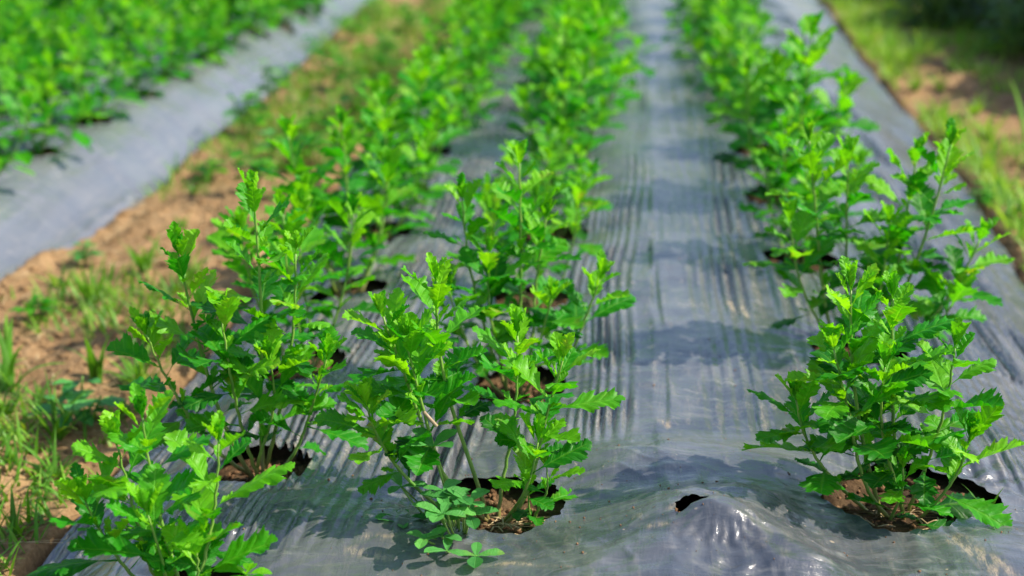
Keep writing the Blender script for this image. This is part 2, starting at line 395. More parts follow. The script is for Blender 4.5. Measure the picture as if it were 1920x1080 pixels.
MUD = [(0.365, 1.440, 0.395, 1.345, .010), (0.385, 1.40, 0.42, 1.33, .005), (-0.135, 1.345, -0.045, 1.315, .004), (-0.295, 1.375, -0.24, 1.355, .006), (-0.28, 1.395, -0.245, 1.392, .004),
       (0.055, 1.405, 0.085, 1.412, .005), (0.035, 1.38, 0.06, 1.372, .004), (0.02, 1.41, 0.03, 1.40, .004), (0.23, 1.86, 0.25, 1.80, .010), (0.17, 2.22, 0.19, 2.14, .014), (0.05, 1.72, 0.056, 1.69, .006)]
def build_film(name, x_of, nx, ys, prof, holes, rips, main):
    s = np.linspace(0, 1, nx)
    Yg, S = np.meshgrid(ys, s, indexing='ij')
    X = x_of(S, Yg); Y = Yg.copy()
    inside = np.zeros(X.shape, bool); kill = np.zeros(X.shape, bool)
    for hx, hy, r, sd in holes + rips:
        rip = (hx, hy, r, sd) in rips
        iy0 = np.searchsorted(ys, hy - 0.16); iy1 = np.searchsorted(ys, hy + 0.16)
        if iy1 <= iy0: continue
        sx = X[iy0:iy1]; sy = Y[iy0:iy1]
        dx = sx - hx; dy = sy - hy
        if rip:
            c, q = math.cos(0.35), math.sin(0.35); u = dx * c + dy * q; v = -dx * q + dy * c
            v2 = v * 1.25 + (u / r) ** 2 * r * 0.70
            th = np.arctan2(v2, u); d = np.hypot(u, v2); R = r * (1 + 0.08 * np.sin(9 * th) + 0.06 * np.sin(23 * th))
        else:
            th = np.arctan2(dy, dx); d = np.hypot(dx, dy); R = hole_radius(th, sd, r)
        ins = d < R
        nb = np.zeros_like(ins)
        out = np.pad(~ins, 1, constant_values=True)
        for a in (0, 1, 2):
            for b in (0, 1, 2): nb |= out[a:a + ins.shape[0], b:b + ins.shape[1]]
        snap = ins & nb
        k = np.where(snap, (R / np.maximum(d, 1e-6)), 1.0)
        k = np.clip(k, 1, 1.6)
        X[iy0:iy1] = hx + dx * k; Y[iy0:iy1] = hy + dy * k
        kill[iy0:iy1] |= ins
    Z = prof(X, Y)
    rel, dust = film_relief(X, Y, holes, main)
    Z = Z + rel
    # hem dives into the soil at the edge
    if main:
        e = np.minimum(S, 1 - S) * (edge_r(Y) - edge_l(Y))
    else:
        e = (1 - S) * 2.0
    Z = Z - 0.035 * (1 - ss(0.0, 0.022, e))
    ny, nxx = X.shape
    idx = np.arange(ny * nxx).reshape(ny, nxx)
    F = np.stack([idx[:-1, :-1], idx[:-1, 1:], idx[1:, 1:], idx[1:, :-1]], -1).reshape(-1, 4)
    kf = kill.ravel()[F]
    F = F[~kf.all(1)]
    V = np.stack([X, Y, Z], -1).reshape(-1, 3)
    used = np.zeros(len(V), bool); used[F.ravel()] = True
    remap = np.cumsum(used) - 1
    mud = np.zeros_like(X)
    if main:
        for ax, ay, bx, by, w in MUD:
            vx, vy = bx - ax, by - ay; t = np.clip(((X - ax) * vx + (Y - ay) * vy) / (vx * vx + vy * vy), 0, 1)
            mud = np.maximum(mud, np.exp(-(np.hypot(X - ax - t * vx + .008 * vn(Y * 40, X * 40, 5), Y - ay - t * vy) / (w * (1.25 - t * .8))) ** 2))
    return mesh_obj(name, V[used], remap[F], M_FILM, attrs={'dust': dust.ravel()[used], 'mud': mud.ravel()[used], 'pale': np.full(int(used.sum()), 0.0 if main else 1.0)})

ys_main = grow_axis(1.02, 9.3, lambda y: 0.0030 * max(1, (y / 1.6)) ** 1.7)
film = build_film('mulch_film', lambda s, y: edge_l(y) + s * (edge_r(y) - edge_l(y)), 560, ys_main, bed_profile, HOLES, [RIP], True)
tag(film, 'grey plastic mulch film with planting holes stretched over the near raised bed', 'mulch film', 'plastic mulch films')
ys_b = grow_axis(1.8, 9.3, lambda y: 0.008 * max(1, y / 3))
filmb = build_film('mulch_film', lambda s, y: -3.35 + s * (edge_b(y) + 3.35), 340, ys_b, bedb_profile, HOLES_B, [], False)
tag(filmb, 'blue-grey plastic mulch film on the far left raised bed across the soil path', 'mulch film', 'plastic mulch films')

# ------------------------------------------------------------ ground sheet
def ground_base(x, y):
    z = np.full_like(x, PATH_Z)
    inm = (x > edge_l(y)) & (x < edge_r(y)) & (y > 0.7) & (y < 9.6)
    inb = (x < edge_b(y)) & (x > -3.4) & (y > 0.7) & (y < 9.6)
    lumps = 0.030 * fbm(x * 5.5, y * 5.5, 71, 3) + 0.012 * np.abs(fbm(x * 24, y * 24, 73, 3)) + 0.006 * fbm(x * 60, y * 60, 75, 2)
    z = z + lumps
    damp = np.zeros_like(x)
    zm = bed_profile(x, y) - 0.028 + 0.016 * np.exp(-((x - 0.062) ** 2 + (y - 1.404) ** 2) / 0.016 ** 2) + 0.010 * fbm(x * 24, y * 24, 77, 4, 0.62)
    z = np.where(inm, zm, z)
    z = np.where(inb, bedb_profile(x, y) - 0.028, z)
    damp = np.where(inm | inb, 0.84 + 0.4 * fbm(x * 30, y * 30, 78, 2), 0.0)
    # soil banked up against the film hem
    for e in (edge_l(y) - 0.02, edge_r(y) + 0.02, edge_b(y) + 0.02):
        z = np.where(~(inm | inb), z + 0.012 * np.exp(-((x - e) / 0.035) ** 2) * (0.6 + vn(x * 20, y * 20, 79)), z)
    return z, damp
gx = np.concatenate([-3.6 - np.geomspace(0.05, 60, 26)[::-1], grid_axis([(-3.6, -1.4, .03), (-1.4, 1.35, .0085), (1.35, 2.6, .02)]), 2.6 + np.geomspace(0.05, 60, 26)])
gy = np.concatenate([0.9 - np.geomspace(0.05, 30, 20)[::-1], grow_axis(0.9, 9.6, lambda y: 0.0075 * max(1, y / 2) ** 1.2), 9.6 + np.geomspace(0.05, 110, 34)])
GY, GX = np.meshgrid(gy, gx, indexing='ij')
GZ, GD = ground_base(GX, GY)
idx = np.arange(GX.size).reshape(GX.shape)
F = np.stack([idx[:-1, :-1], idx[:-1, 1:], idx[1:, 1:], idx[1:, :-1]], -1).reshape(-1, 4)
ground = mesh_obj('ground', np.stack([GX, GY, GZ], -1).reshape(-1, 3), F, M_SOIL, attrs={'damp': np.clip(GD.ravel(), 0, 1)})
tag(ground, 'sandy orange-brown soil of the paths and beds', kind='structure')

def gz(x, y):
    a, _ = ground_base(np.array([float(x)]), np.array([float(y)])); return float(a[0])

# ------------------------------------------------------------ plant building
def frame_from(d, n):
    d = d / (np.linalg.norm(d) + 1e-9)
    n = n - d * np.dot(n, d); n = n / (np.linalg.norm(n) + 1e-9)
    return np.cross(d, n), d, n

class Leaves:
    def __init__(s): s.V = []; s.F = []; s.age = []; s.tint = []; s.uv = []; s.n = 0
    def add(s, V, F, age, tint, uv):
        s.V.append(V); s.F.append(F + s.n); s.n += len(V)
        s.age.append(np.full(len(V), age)); s.tint.append(np.full(len(V), tint)); s.uv.append(uv)
    def build(s, name, mat, parent=None):
        if not s.V: return None
        return mesh_obj(name, np.concatenate(s.V), np.concatenate(s.F), mat, parent,
                        attrs={'age': np.concatenate(s.age), 'tint': np.concatenate(s.tint)}, uv=np.concatenate(s.uv))

_tpl = {}
def blade_template(kind, nT, nU, var):
    key = (kind, nT, nU, var)
    if key in _tpl: return _tpl[key]
    rv = random.Random(var * 7 + 1)
    t = np.linspace(0, 1, nT)
    u = np.linspace(-1, 1, nU)
    T, U = np.meshgrid(t, u, indexing='ij')
    if kind == 'mum':
        pet = 0.20
        tt = np.clip((T - pet) / (1 - pet), 0, 1)
        env = 0.285 * (np.sin(np.pi * np.clip(tt, 0, 1) ** 0.86)) ** 0.80 * (1.10 - 0.34 * tt)
        nA = 0.36 + rv.uniform(-.03, .03); nB = 0.62 + rv.uniform(-.03, .03); nC = 0.80
        sd = np.where(U < 0, -0.02, 0.02)
        cut = lambda c, w: np.exp(-((tt - c - sd) / w) ** 2)
        lob = 1 - 0.38 * cut(nA, 0.028) - 0.30 * cut(nB, 0.026) - 0.16 * cut(nC, 0.020) + 0.10 * cut(nA + .13, .07) + 0.08 * cut(nB + .10, .05)
        saw = (tt * 12.5 + 0.3 * sd * 10) % 1.0
        ser = 1 - 0.27 * saw * (tt > 0.05)
        W = env * lob * ser * ((np.abs(U) > 0.9) * 1.0 + (np.abs(U) <= 0.9) * 1.0)
        W = np.maximum(W, 0.016 * (1 - tt * 0.5)) * (tt < 1) + 0.002
        k = 0.98
    elif kind == 'ovate':
        pet = 0.18; tt = np.clip((T - pet) / (1 - pet), 0, 1)
        W = 0.24 * np.sin(np.pi * tt ** 0.85) ** 0.85; W = np.maximum(W, 0.02 * (1 - tt)) + 0.001; k = 0.35
    elif kind == 'obovate':
        tt = T; W = 0.25 * np.sin(np.pi * np.clip(tt, 0, 1) ** 1.35) ** 0.7 + 0.02 * (1 - tt); k = 0.2
    else:  # grass
        tt = T; W = 0.5 * (1 - tt ** 1.6) * np.minimum(1, 0.55 + tt * 2) + 0.01; k = 0.0
    Xb = U * W
    Yb = T + k * np.abs(U) * W * (1 - 0.25 * np.abs(U))
    Yb = Yb / Yb.max()
    idx = np.arange(nT * nU).reshape(nT, nU)
    F = np.stack([idx[:-1, :-1], idx[:-1, 1:], idx[1:, 1:], idx[1:, :-1]], -1).reshape(-1, 4)
    uv = np.stack([U, T], -1).reshape(-1, 2)
    _tpl[key] = (Xb, Yb, U, T, F, uv)
    return _tpl[key]

def add_leaf(L, pos, d, n, length, rng, kind='mum', res=(33, 5), age=0.5, bend=0.6, fold=0.25, width=1.0, wave=1.0, twist=0.0, hook=0.0):
    Xb, Yb, U, T, F, uv = blade_template(kind, res[0], res[1], rng.randrange(4))
    # bend along the length (negative = curls upward); hook adds extra droop near the tip
    t = Yb
    a = bend * t + hook * t ** 3
    # integrate curve analytically on a fine table
    tb = np.linspace(0, 1, 60); ab = bend * tb + hook * tb ** 3
    cy = np.concatenate([[0], np.cumsum(np.cos((ab[1:] + ab[:-1]) / 2)) / 59]); cz = np.concatenate([[0], -np.cumsum(np.sin((ab[1:] + ab[:-1]) / 2)) / 59])
    y = np.interp(t, tb, cy); zc = np.interp(t, tb, cz)
    x = Xb * width
    lift = fold * np.abs(x) + wave * (0.030 * np.sin(T * 19 + U * 1.5 + rng.uniform(0, 6)) * np.abs(U) ** 1.5 * (Xb != 0) * np.minimum(1, np.abs(Xb) * 8)
                                     + 0.018 * np.sin(T * 44) * np.abs(U) * np.minimum(1, np.abs(Xb) * 6))
    edge_curl = -0.10 * np.abs(U) ** 3 * np.minimum(1, np.abs(Xb) * 5) * wave * rng.uniform(-.4, 1.0)
    lift = lift + edge_curl
    if kind == 'grass': lift = fold * np.abs(x)
    tw = twist * T
    xx = x * np.cos(tw) ; lift2 = lift + x * np.sin(tw)
    y2 = y + lift2 * np.sin(a); z2 = zc + lift2 * np.cos(a)
    X, D, Nn = frame_from(np.asarray(d, float), np.asarray(n, float))
    V = pos + length * (xx.reshape(-1, 1) * X + y2.reshape(-1, 1) * D + z2.reshape(-1, 1) * Nn)
    L.add(V, F, age, rng.uniform(-.6, .6), uv)

class Tubes:
    def __init__(s): s.V = []; s.F = []; s.age = []; s.n = 0
    def add(s, pts, radii, ns=7, a0=0.0, a1=1.0):
        pts = np.asarray(pts, float); n = len(pts)
        tg = np.gradient(pts, axis=0); tg /= np.linalg.norm(tg, axis=1, keepdims=True) + 1e-9
        ref = np.array([0.3, 1, 0.1]); A = np.cross(tg, ref); A /= np.linalg.norm(A, axis=1, keepdims=True) + 1e-9; B = np.cross(tg, A)
        th = np.linspace(0, 2 * np.pi, ns, endpoint=False)
        R = np.asarray(radii).reshape(-1, 1, 1)
        V = pts[:, None, :] + R * (np.cos(th)[None, :, None] * A[:, None, :] + np.sin(th)[None, :, None] * B[:, None, :])
        idx = np.arange(n * ns).reshape(n, ns); nx = np.roll(idx, -1, axis=1)
        F = np.stack([idx[:-1], nx[:-1], nx[1:], idx[1:]], -1).reshape(-1, 4)
        # close the tip with a tiny cone point ring
        V = V.reshape(-1, 3); s.V.append(V); s.F.append(F + s.n); s.n += len(V)
        s.age.append(np.repeat(np.linspace(a0, a1, n), ns))
        cap = np.array([[0, 1, 2, 3]]) if ns < 5 else np.array([[0, 1, 2, 3], [0, 3, 4, 5]])
        s.F.append(cap + s.n - ns)
    def build(s, name, mat, parent=None):
        return mesh_obj(name, np.concatenate(s.V), np.concatenate(s.F), mat, parent, attrs={'age': np.concatenate(s.age)})

def hermite(p0, t0, p1, t1, n):
    s = np.linspace(0, 1, n)[:, None]
    return (2 * s**3 - 3 * s**2 + 1) * p0 + (s**3 - 2 * s**2 + s) * t0 + (-2 * s**3 + 3 * s**2) * p1 + (s**3 - s**2) * t1

def grow_shoot(T, L, p0, p1, rng, res, size=1.0, r0=0.0030, bare=0.18, nfac=1.0, basal=0.0):
    p0 = np.array(p0, float); p1 = np.array(p1, float)
    dv = p1 - p0; ln = np.linalg.norm(dv)
    hor = np.array([dv[0], dv[1], 0]);
    t0 = (hor * 1.5 + np.array([0, 0, dv[2] * 0.7])) ; t1 = (hor * 0.5 + np.array([0, 0, dv[2] * 1.3]))
    pts = hermite(p0, t0, p1, t1, 22)
    wob = np.array([rng.uniform(-1, 1), rng.uniform(-1, 1), 0]) * 0.006
    pts += np.sin(np.linspace(0, math.pi * 2, 22))[:, None] * wob
    zz = np.arange(22) % 2 * 2 - 1
    pts[1:-1] += (zz[1:-1, None] * 0.0008) * np.array([rng.uniform(-1, 1), rng.uniform(-1, 1), 0])
    T.add(pts, np.interp(np.linspace(0, 1, 22), [0, 0.6, 1], [r0 * 0.85, r0 * 0.62, r0 * 0.36]), ns=7 if res[0] > 20 else 5)
    # leaves on a spiral
    s = bare * ln; ph = rng.uniform(0, 6.28)
    arc = np.linspace(0, 1, 22) * ln
    while s < ln * 0.985:
        f = s / ln
        p = np.array([np.interp(s, arc, pts[:, i]) for i in range(3)])
        q = np.array([np.interp(min(ln, s + 0.01), arc, pts[:, i]) for i in range(3)]); q0 = np.array([np.interp(max(0, s - .01), arc, pts[:, i]) for i in range(3)])
        tan = (q - q0); tan /= np.linalg.norm(tan) + 1e-9
        ph += 2.4 + rng.uniform(-.35, .35)
        a = np.cross(tan, [0.2, 0.9, 0.1]); a /= np.linalg.norm(a); b = np.cross(tan, a)
        out = math.cos(ph) * a + math.sin(ph) * b
        if f > 0.82: out *= 0.8
        el = math.radians(np.interp(f, [0, 0.35, 0.7, 0.9, 1], [8, 17, 27, 40, 58]) + rng.uniform(-14, 14))
        d = out * math.cos(el) + (0.55 * tan + np.array([0, 0, 0.45])) * math.sin(el)
        up = np.array([0, 0, 1.0]) + 0.28 * np.array([rng.uniform(-1, 1), rng.uniform(-1, 1), 0]) + (0.55 * tan if f > .7 else 0)
        up = up - out * (0.9 * max(0, f - 0.6))
        Ls = size * np.interp(f, [0, 0.25, 0.6, 0.8, 0.93, 1], [0.060, 0.088, 0.094, 0.080, 0.058, 0.036]) * rng.uniform(0.72, 1.12) * min(1, 0.62 + 1.6 * max(0, f - bare))
        age = float(np.clip(np.interp(f, [0, 0.45, 0.75, 1], [0.14, 0.36, 0.52, 0.80]) + rng.uniform(-.2, .2), 0, 1))
        add_leaf(L, p, d, up, Ls, rng, 'mum', res, age,
                 bend=rng.uniform(0.15, 0.80) * (1.1 - 0.8 * f), hook=rng.uniform(-.2, 0.5) * (1 - 0.7 * f), fold=rng.uniform(0.05, 0.55) + 0.5 * max(0, f - .75),
                 width=rng.uniform(1.05, 1.38) * (1 - 0.24 * f), twist=rng.uniform(-.4, .4))
        if rng.random() < 0.55 and f < 0.93:                       # small axillary leaves
            for _ in range(rng.choice((1, 2))):
                d2 = out * 0.8 + tan * rng.uniform(0.6, 1.4) + 0.5 * np.array([rng.uniform(-1, 1), rng.uniform(-1, 1), 0])
                add_leaf(L, p, d2, up, size * rng.uniform(0.018, 0.036), rng, 'mum', (max(9, res[0] * 2 // 3), res[1]), min(1, age + 0.3), bend=0.3, fold=0.4)
        s += np.interp(f, [0, 0.5, 0.85, 1], [0.022, 0.0165, 0.010, 0.006]) / nfac
    for k in range(6):                                              # tight terminal bud leaves
        ph += 2.4
        a = np.cross(tan, [0.2, 0.9, 0.1]); a /= np.linalg.norm(a); b = np.cross(tan, a)
        d = tan * 1.2 + np.array([0, 0, .4]) + (math.cos(ph) * a + math.sin(ph) * b) * (0.75 - 0.1 * k)
        add_leaf(L, pts[-1] - tan * 0.002, d, -(math.cos(ph) * a + math.sin(ph) * b) + np.array([0, 0, 0.6]), size * (0.040 - 0.003 * k) * rng.uniform(.85, 1.15), rng, 'mum',
                 (max(9, res[0] * 3 // 4), res[1]), rng.uniform(.5, .9), bend=rng.uniform(-.5, .4), fold=0.7, width=0.72)
    return pts

def mum_plant(loc, tips, seed, res=(33, 5), name='chrysanthemum_plant', per_stem=False, rz=0.0, size=1.0, spread=0.012, nfac=1.0, bare=None):
    rng = random.Random(seed)
    root = empty(name, loc, rz)
    T = Tubes(); L = Leaves()
    for i, tp in enumerate(tips):
        if per_stem: tp = (tp[0] * .92, tp[1], tp[2]) + tuple(tp[3:])
        off = (tp[0] * 0.08 + rng.uniform(-spread, spread), tp[1] * 0.08 + rng.uniform(-spread, spread), -0.012)
        ln = math.sqrt(tp[0] ** 2 + tp[1] ** 2 + tp[2] ** 2)
        if per_stem: T = Tubes(); L = Leaves()
        grow_shoot(T, L, off, tp[:3], rng, res, size=size * (tp[3] if len(tp) > 3 else 1.0), r0=0.0020 + 0.0050 * ln, bare=bare if bare is not None else ((0.24 if res[0] < 15 else 0.30 if res[0] < 25 else 0.38) if ln > .15 else 0.26), nfac=nfac)
        if per_stem:
            st = T.build('stem', M_STEM_BROWN if i < 0 else M_STEM, root)
            L.build('foliage', M_LEAF, st)
    if not per_stem:
        T.build('stem', M_STEM, root); L.build('foliage', M_LEAF, root)
    return root

def rand_tips(rng, n, h, w):
    out = []
    for i in range(n):
        a = i * 2.4 + rng.uniform(-.4, .4); r = w * math.sqrt((i + 0.4) / n) * rng.uniform(.75, 1.1)
        out.append((r * math.cos(a), r * math.sin(a), h * (1 - 0.42 * (r / w) ** 2) * rng.uniform(.68, 1.05)))
    return out

G_R, G_M, G_L = 'chrysanthemums in the right row of the near bed', 'chrysanthemums in the middle row of the near bed', 'chrysanthemums in the left row of the near bed'
def base_z(x, y): return gz(x, y) + 0.004
def P3(x, y): return (x, y, base_z(x, y))

HR = (46, 5)
M0 = mum_plant(P3(-0.146, 1.492), [(-0.075, 0.015, 0.290), (-0.132, -0.030, 0.262), (-0.150, -0.055, 0.165, 1.1), (0.022, 0.050, 0.215), (0.082, 0.000, 0.205),
               (0.055, -0.035, 0.120), (-0.105, -0.03, 0.235)], 11, HR, per_stem=True, bare=0.52, nfac=1.25)
tag(M0, 'tall leaning chrysanthemum in the hole with the clover weed, frontmost of the middle row', 'plant', G_M)
M1 = mum_plant(P3(-0.153, 1.881), [(-0.085, 0.01, 0.285), (0.0, 0.03, 0.335), (0.125, -0.02, 0.185), (0.055, -0.05, 0.165), (-0.04, -0.03, 0.22), (0.04, 0.03, 0.255), (-0.10, -0.04, 0.17)], 12, HR, per_stem=True)
tag(M1, 'dense bright chrysanthemum directly behind the frontmost middle-row plant', 'plant', G_M)
R0 = mum_plant(P3(0.322, 1.535), [(-0.140, -0.020, 0.150), (-0.080, 0.0, 0.275), (-0.100, -0.03, 0.215), (-0.025, 0.02, 0.260), (0.050, 0.0, 0.210),
               (-0.010, -0.050, 0.085, 0.7), (0.070, -0.03, 0.115), (-0.04, -.04, .20)], 13, HR, per_stem=True, nfac=1.25)
tag(R0, 'bushy chrysanthemum rising from the largest soil-filled hole, frontmost of the right row', 'plant', G_R)
R1 = mum_plant(P3(0.350, 2.030), [(0.110, 0.0, 0.325), (0.070, 0.04, 0.30), (-0.105, 0.0, 0.330), (-0.040, 0.02, 0.30), (0.165, -0.02, 0.195), (-0.13, -0.03, 0.22), (0.13, -0.05, 0.13), (0.02, -0.04, 0.22)], 14, HR, per_stem=True)
tag(R1, 'wide chrysanthemum with long arms over the right shoulder, second in the right row', 'plant', G_R)
L0 = mum_plant(P3(-0.452, 1.287), [(-0.035, 0.0, 0.215), (-0.105, -0.01, 0.125), (0.045, 0.01, 0.185), (-0.02, -0.045, 0.13), (-0.08, 0.03, 0.17), (0.03, -0.04, 0.09)], 15, HR, per_stem=True)
tag(L0, 'small sparse chrysanthemum in the bottom left corner, frontmost of the left row', 'plant', G_L)
L1 = mum_plant(P3(-0.452, 1.600), [(-0.095, 0.0, 0.285), (0.0, 0.03, 0.350), (-0.140, -0.02, 0.190), (0.055, 0.02, 0.285), (0.100, -0.02, 0.165), (-0.03, -0.04, 0.22), (0.03, -.04, 0.17)], 16, HR, per_stem=True)
tag(L1, 'full chrysanthemum behind the small corner plant, second in the left row', 'plant', G_L)

rp = random.Random(99)
MID = []
for k in range(5):
    n = (5, 6, 7, 6, 4)[k]
    MID.append([rand_tips(rp, n, 0.345 - .022 * k, 0.140), 200 + k, None])
FAR = []
for k in range(5):
    FAR.append([rand_tips(rp, (6, 8, 7, 9, 7)[k], 0.34 - .018 * k, 0.165), 300 + k, None])
ORD = ['first', 'second', 'third', 'fourth', 'fifth', 'sixth', 'seventh', 'eighth', 'ninth', 'tenth', 'eleventh', 'twelfth', 'thirteenth', 'fourteenth', 'fifteenth', 'sixteenth', 'seventeenth', 'eighteenth', 'nineteenth', 'twentieth', 'last']
pk = [0]
def put(pool, x, y, label, group, res, sc=1.0, bed=None):
    pk[0] += 1
    e = pool[pk[0] % len(pool)] if pk[0] % 3 else pool[(pk[0] // 3) % len(pool)]
    rz = rp.uniform(0, 6.28); s = sc * rp.uniform(0.80, 1.16)
    z = base_z(x, y)
    if e[2] is None:
        e[2] = mum_plant((x, y, z), e[0], e[1], res); o = e[2]
    else: o = copy_tree(e[2])
    o.location = (x, y, z); o.rotation_euler = (rp.uniform(-.17, .17), rp.uniform(-.17, .17), rz); o.scale = (s, s, s * rp.uniform(.85, 1.12))
    tag(o, label, 'plant', group)
for nm, row, g in (('right', ROW_R, G_R), ('middle', ROW_M, G_M), ('left', ROW_L, G_L)):
    for i, (x, y) in enumerate(row):
        if i < 2: continue
        near = y < 3.6
        put(MID if near else FAR, x, y, f'leafy chrysanthemum, {ORD[i]} from the front in the {nm} row of the near bed', g, (19, 5) if near else (12, 3), 1.0)
for j, row in enumerate(ROW_B):
    for i, (x, y) in enumerate(row):
        put(FAR, x, y, f'chrysanthemum on the far left bed, {ORD[i]} plant of the {ORD[j]} row from the path', 'chrysanthemums on the far left bed', (12, 3), 0.95)

# ------------------------------------------------------------ small plants in the holes
def film_z(x, y):
    X = np.array([[float(x)]]); Y = np.array([[float(y)]])
    return float((bed_profile(X, Y) + film_relief(X, Y, HOLES, True)[0])[0, 0])

rng = random.Random(41)
cl = empty('clover_weed', P3(-0.182, 1.440), s=1.4)
T = Tubes(); L = Leaves()
for i in range(19):
    a = rng.uniform(math.radians(105), math.radians(300)); r = rng.uniform(0.005, 0.062); h = rng.uniform(0.018, 0.050) - r * 0.25
    tip = np.array([r * math.cos(a), r * math.sin(a) - 0.006, h + 0.012])
    pts = hermite(np.zeros(3), tip * [1.2, 1.2, .5], tip, tip * [0.5, 0.5, 1], 8); T.add(pts, [0.0009] * 8, 5)
    b0 = rng.uniform(0, 6.28); n = rng.choice((3, 3, 4))
    for k in range(n):
        b = b0 + k * 6.283 / n
        add_leaf(L, tip, (math.cos(b), math.sin(b), rng.uniform(.1, .45)), (0, 0, 1), rng.uniform(0.015, 0.024), rng, 'obovate', (12, 5), rng.uniform(.2, .7), bend=rng.uniform(.1, .5), fold=0.35, wave=0.3, width=1.0)
tip = np.array([-0.022, 0.005, 0.082]); T.add(hermite(np.zeros(3), tip, tip, tip * .6, 10), [0.0011] * 10, 6)
for k in range(4):
    b = 0.8 + k * 1.57; add_leaf(L, tip, (math.cos(b), math.sin(b), 0.5), (0, 0, 1), 0.026, rng, 'obovate', (14, 5), .55, bend=.3, fold=.3, wave=.3)
T.build('stem', M_STEM, cl); L.build('foliage', M_CLOVER, cl)
tag(cl, 'small pale green clover-like weed spilling over the rim of the frontmost middle hole', 'weed')

sk = mum_plant(P3(-0.096, 1.487), [(0.008, 0.0, 0.075, 0.62), (-0.012, 0.0, 0.045, 0.5)], 51, (25, 5), name='chrysanthemum_sucker')
tag(sk, 'short young chrysanthemum shoot at the right side of the frontmost middle hole', 'young plant')

rng = random.Random(43)
bw = empty('broadleaf_seedling', P3(-0.405, 1.262))
T = Tubes(); L = Leaves()
for dx, dy, h in ((0.028, -0.010, 0.062), (0.000, -0.02, 0.045)):
    tip = np.array([dx, dy, h]); T.add(hermite(np.zeros(3), tip, tip, tip * .6, 10), [0.0014] * 10, 6)
    for k in range(5):
        b = 0.3 + k * 1.3; add_leaf(L, tip, (math.cos(b), math.sin(b), 0.28), (0, 0, 1), rng.uniform(.026, .040), rng, 'ovate', (16, 5), rng.uniform(.4, .8), bend=.7, fold=.25, wave=.3, width=1.15)
    for k in range(3):
        b = 1 + k * 2.1; add_leaf(L, tip, (math.cos(b), math.sin(b), 1.2), (0, 0, 1), .014, rng, 'ovate', (10, 5), .9, bend=.3, fold=.3, wave=.2)
T.build('stem', M_STEM, bw); L.build('foliage', M_LEAF, bw)
tag(bw, 'smooth round-leaved seedling beside the small corner chrysanthemum', 'weed')

# two big old leaves lying in the right front hole, and a grass sprout
L = Leaves(); rng = random.Random(44)
z0 = base_z(0.37, 1.52)
fl = empty('fallen_leaf', (0.375, 1.515, z0))
add_leaf(L, np.array([-.03, 0.0, .012]), (1, 0.10, .35), (0, -.25, 1), 0.098, rng, 'mum', (33, 7), 0.12, bend=.9, fold=-.15, width=1.35, wave=.6)
L.build('leaf_blade', M_LEAF, fl)
tag(fl, 'large old dark green leaf sprawling over soil in the right front hole', 'leaf')
L = Leaves(); fl2 = empty('fallen_leaf', (0.355, 1.485, z0))
add_leaf(L, np.array([-.02, 0.0, .008]), (1, -0.25, .15), (0, -.35, 1), 0.050, rng, 'mum', (33, 7), 0.35, bend=.6, fold=-.1, width=1.3, wave=.6)
L.build('leaf_blade', M_LEAF, fl2)
tag(fl2, 'smaller curled leaf below the large old leaf in the right front hole', 'leaf')

def grass_tuft(x, y, n, hmin, hmax, seed, name='grass_tuft', wid=0.004, lean=0.5, z=None, age=(0.2, 0.8), dirb=None, res=(9, 3)):
    rng = random.Random(seed); root = empty(name, (x, y, gz(x, y) if z is None else z)); L = Leaves()
    for i in range(n):
        a = rng.uniform(0, 6.28) if dirb is None else dirb + rng.uniform(-.8, .8)
        h = rng.uniform(hmin, hmax); out = rng.uniform(0.1, 1.0) * lean
        p = np.array([rng.uniform(-.008, .008), rng.uniform(-.008, .008), -.004])
        add_leaf(L, p, (math.cos(a) * out, math.sin(a) * out, 1), (-math.cos(a), -math.sin(a), out), h, rng, 'grass', res, rng.uniform(*age),
                 bend=-0, hook=0, fold=.3, width=1, twist=0) if False else None
        # blade leans out and arches over
        d = np.array([math.cos(a) * out, math.sin(a) * out, 1.0]); n_ = np.array([-math.cos(a), -math.sin(a), out])
        add_leaf(L, p, d, -n_, h, rng, 'grass', res, rng.uniform(*age), bend=-rng.uniform(.2, 1.3), hook=0, fold=.25, width=wid / h * 2 * rng.uniform(.7, 1.3), twist=rng.uniform(-.6, .6))
    L.build('blade', M_GRASS, root)
    return root

s = grass_tuft(0.425, 1.545, 3, 0.03, 0.072, 61, 'grass_sprout', 0.0032, 0.3, z=base_z(.425, 1.545), age=(.3, .5), res=(14, 3))
tag(s, 'thin upright grass sprout at the right rim of the right front hole', 'grass')

# ------------------------------------------------------------ soil crumbs and straw in the holes
def ico():
    t = (1 + 5 ** .5) / 2
    v = np.array([(-1, t, 0), (1, t, 0), (-1, -t, 0), (1, -t, 0), (0, -1, t), (0, 1, t), (0, -1, -t), (0, 1, -t), (t, 0, -1), (t, 0, 1), (-t, 0, -1), (-t, 0, 1)], float)
    f = np.array([(0, 11, 5), (0, 5, 1), (0, 1, 7), (0, 7, 10), (0, 10, 11), (1, 5, 9), (5, 11, 4), (11, 10, 2), (10, 7, 6), (7, 1, 8), (3, 9, 4), (3, 4, 2), (3, 2, 6), (3, 6, 8), (3, 8, 9), (4, 9, 5), (2, 4, 11), (6, 2, 10), (8, 6, 7), (9, 8, 1)])
    return v / np.linalg.norm(v[0]), f
IV, IF = ico()
r2 = np.random.RandomState(3)
def crumbs(name, spots, mat, label):
    Vs = []; Fs = []; n = 0
    for x, y, z, r in spots:
        sc = r * r2.uniform(.6, 1.4, 3) * (1, 1, .75); q = IV * (1 + r2.uniform(-.28, .28, (12, 1))) * sc
        Vs.append(q + (x, y, z)); Fs.append(IF + n); n += 12
    o = mesh_obj(name, np.concatenate(Vs), np.concatenate(Fs), mat, smooth=False, attrs={'damp': np.zeros(n)})
    return tag(o, label, kind='stuff')
sp = []
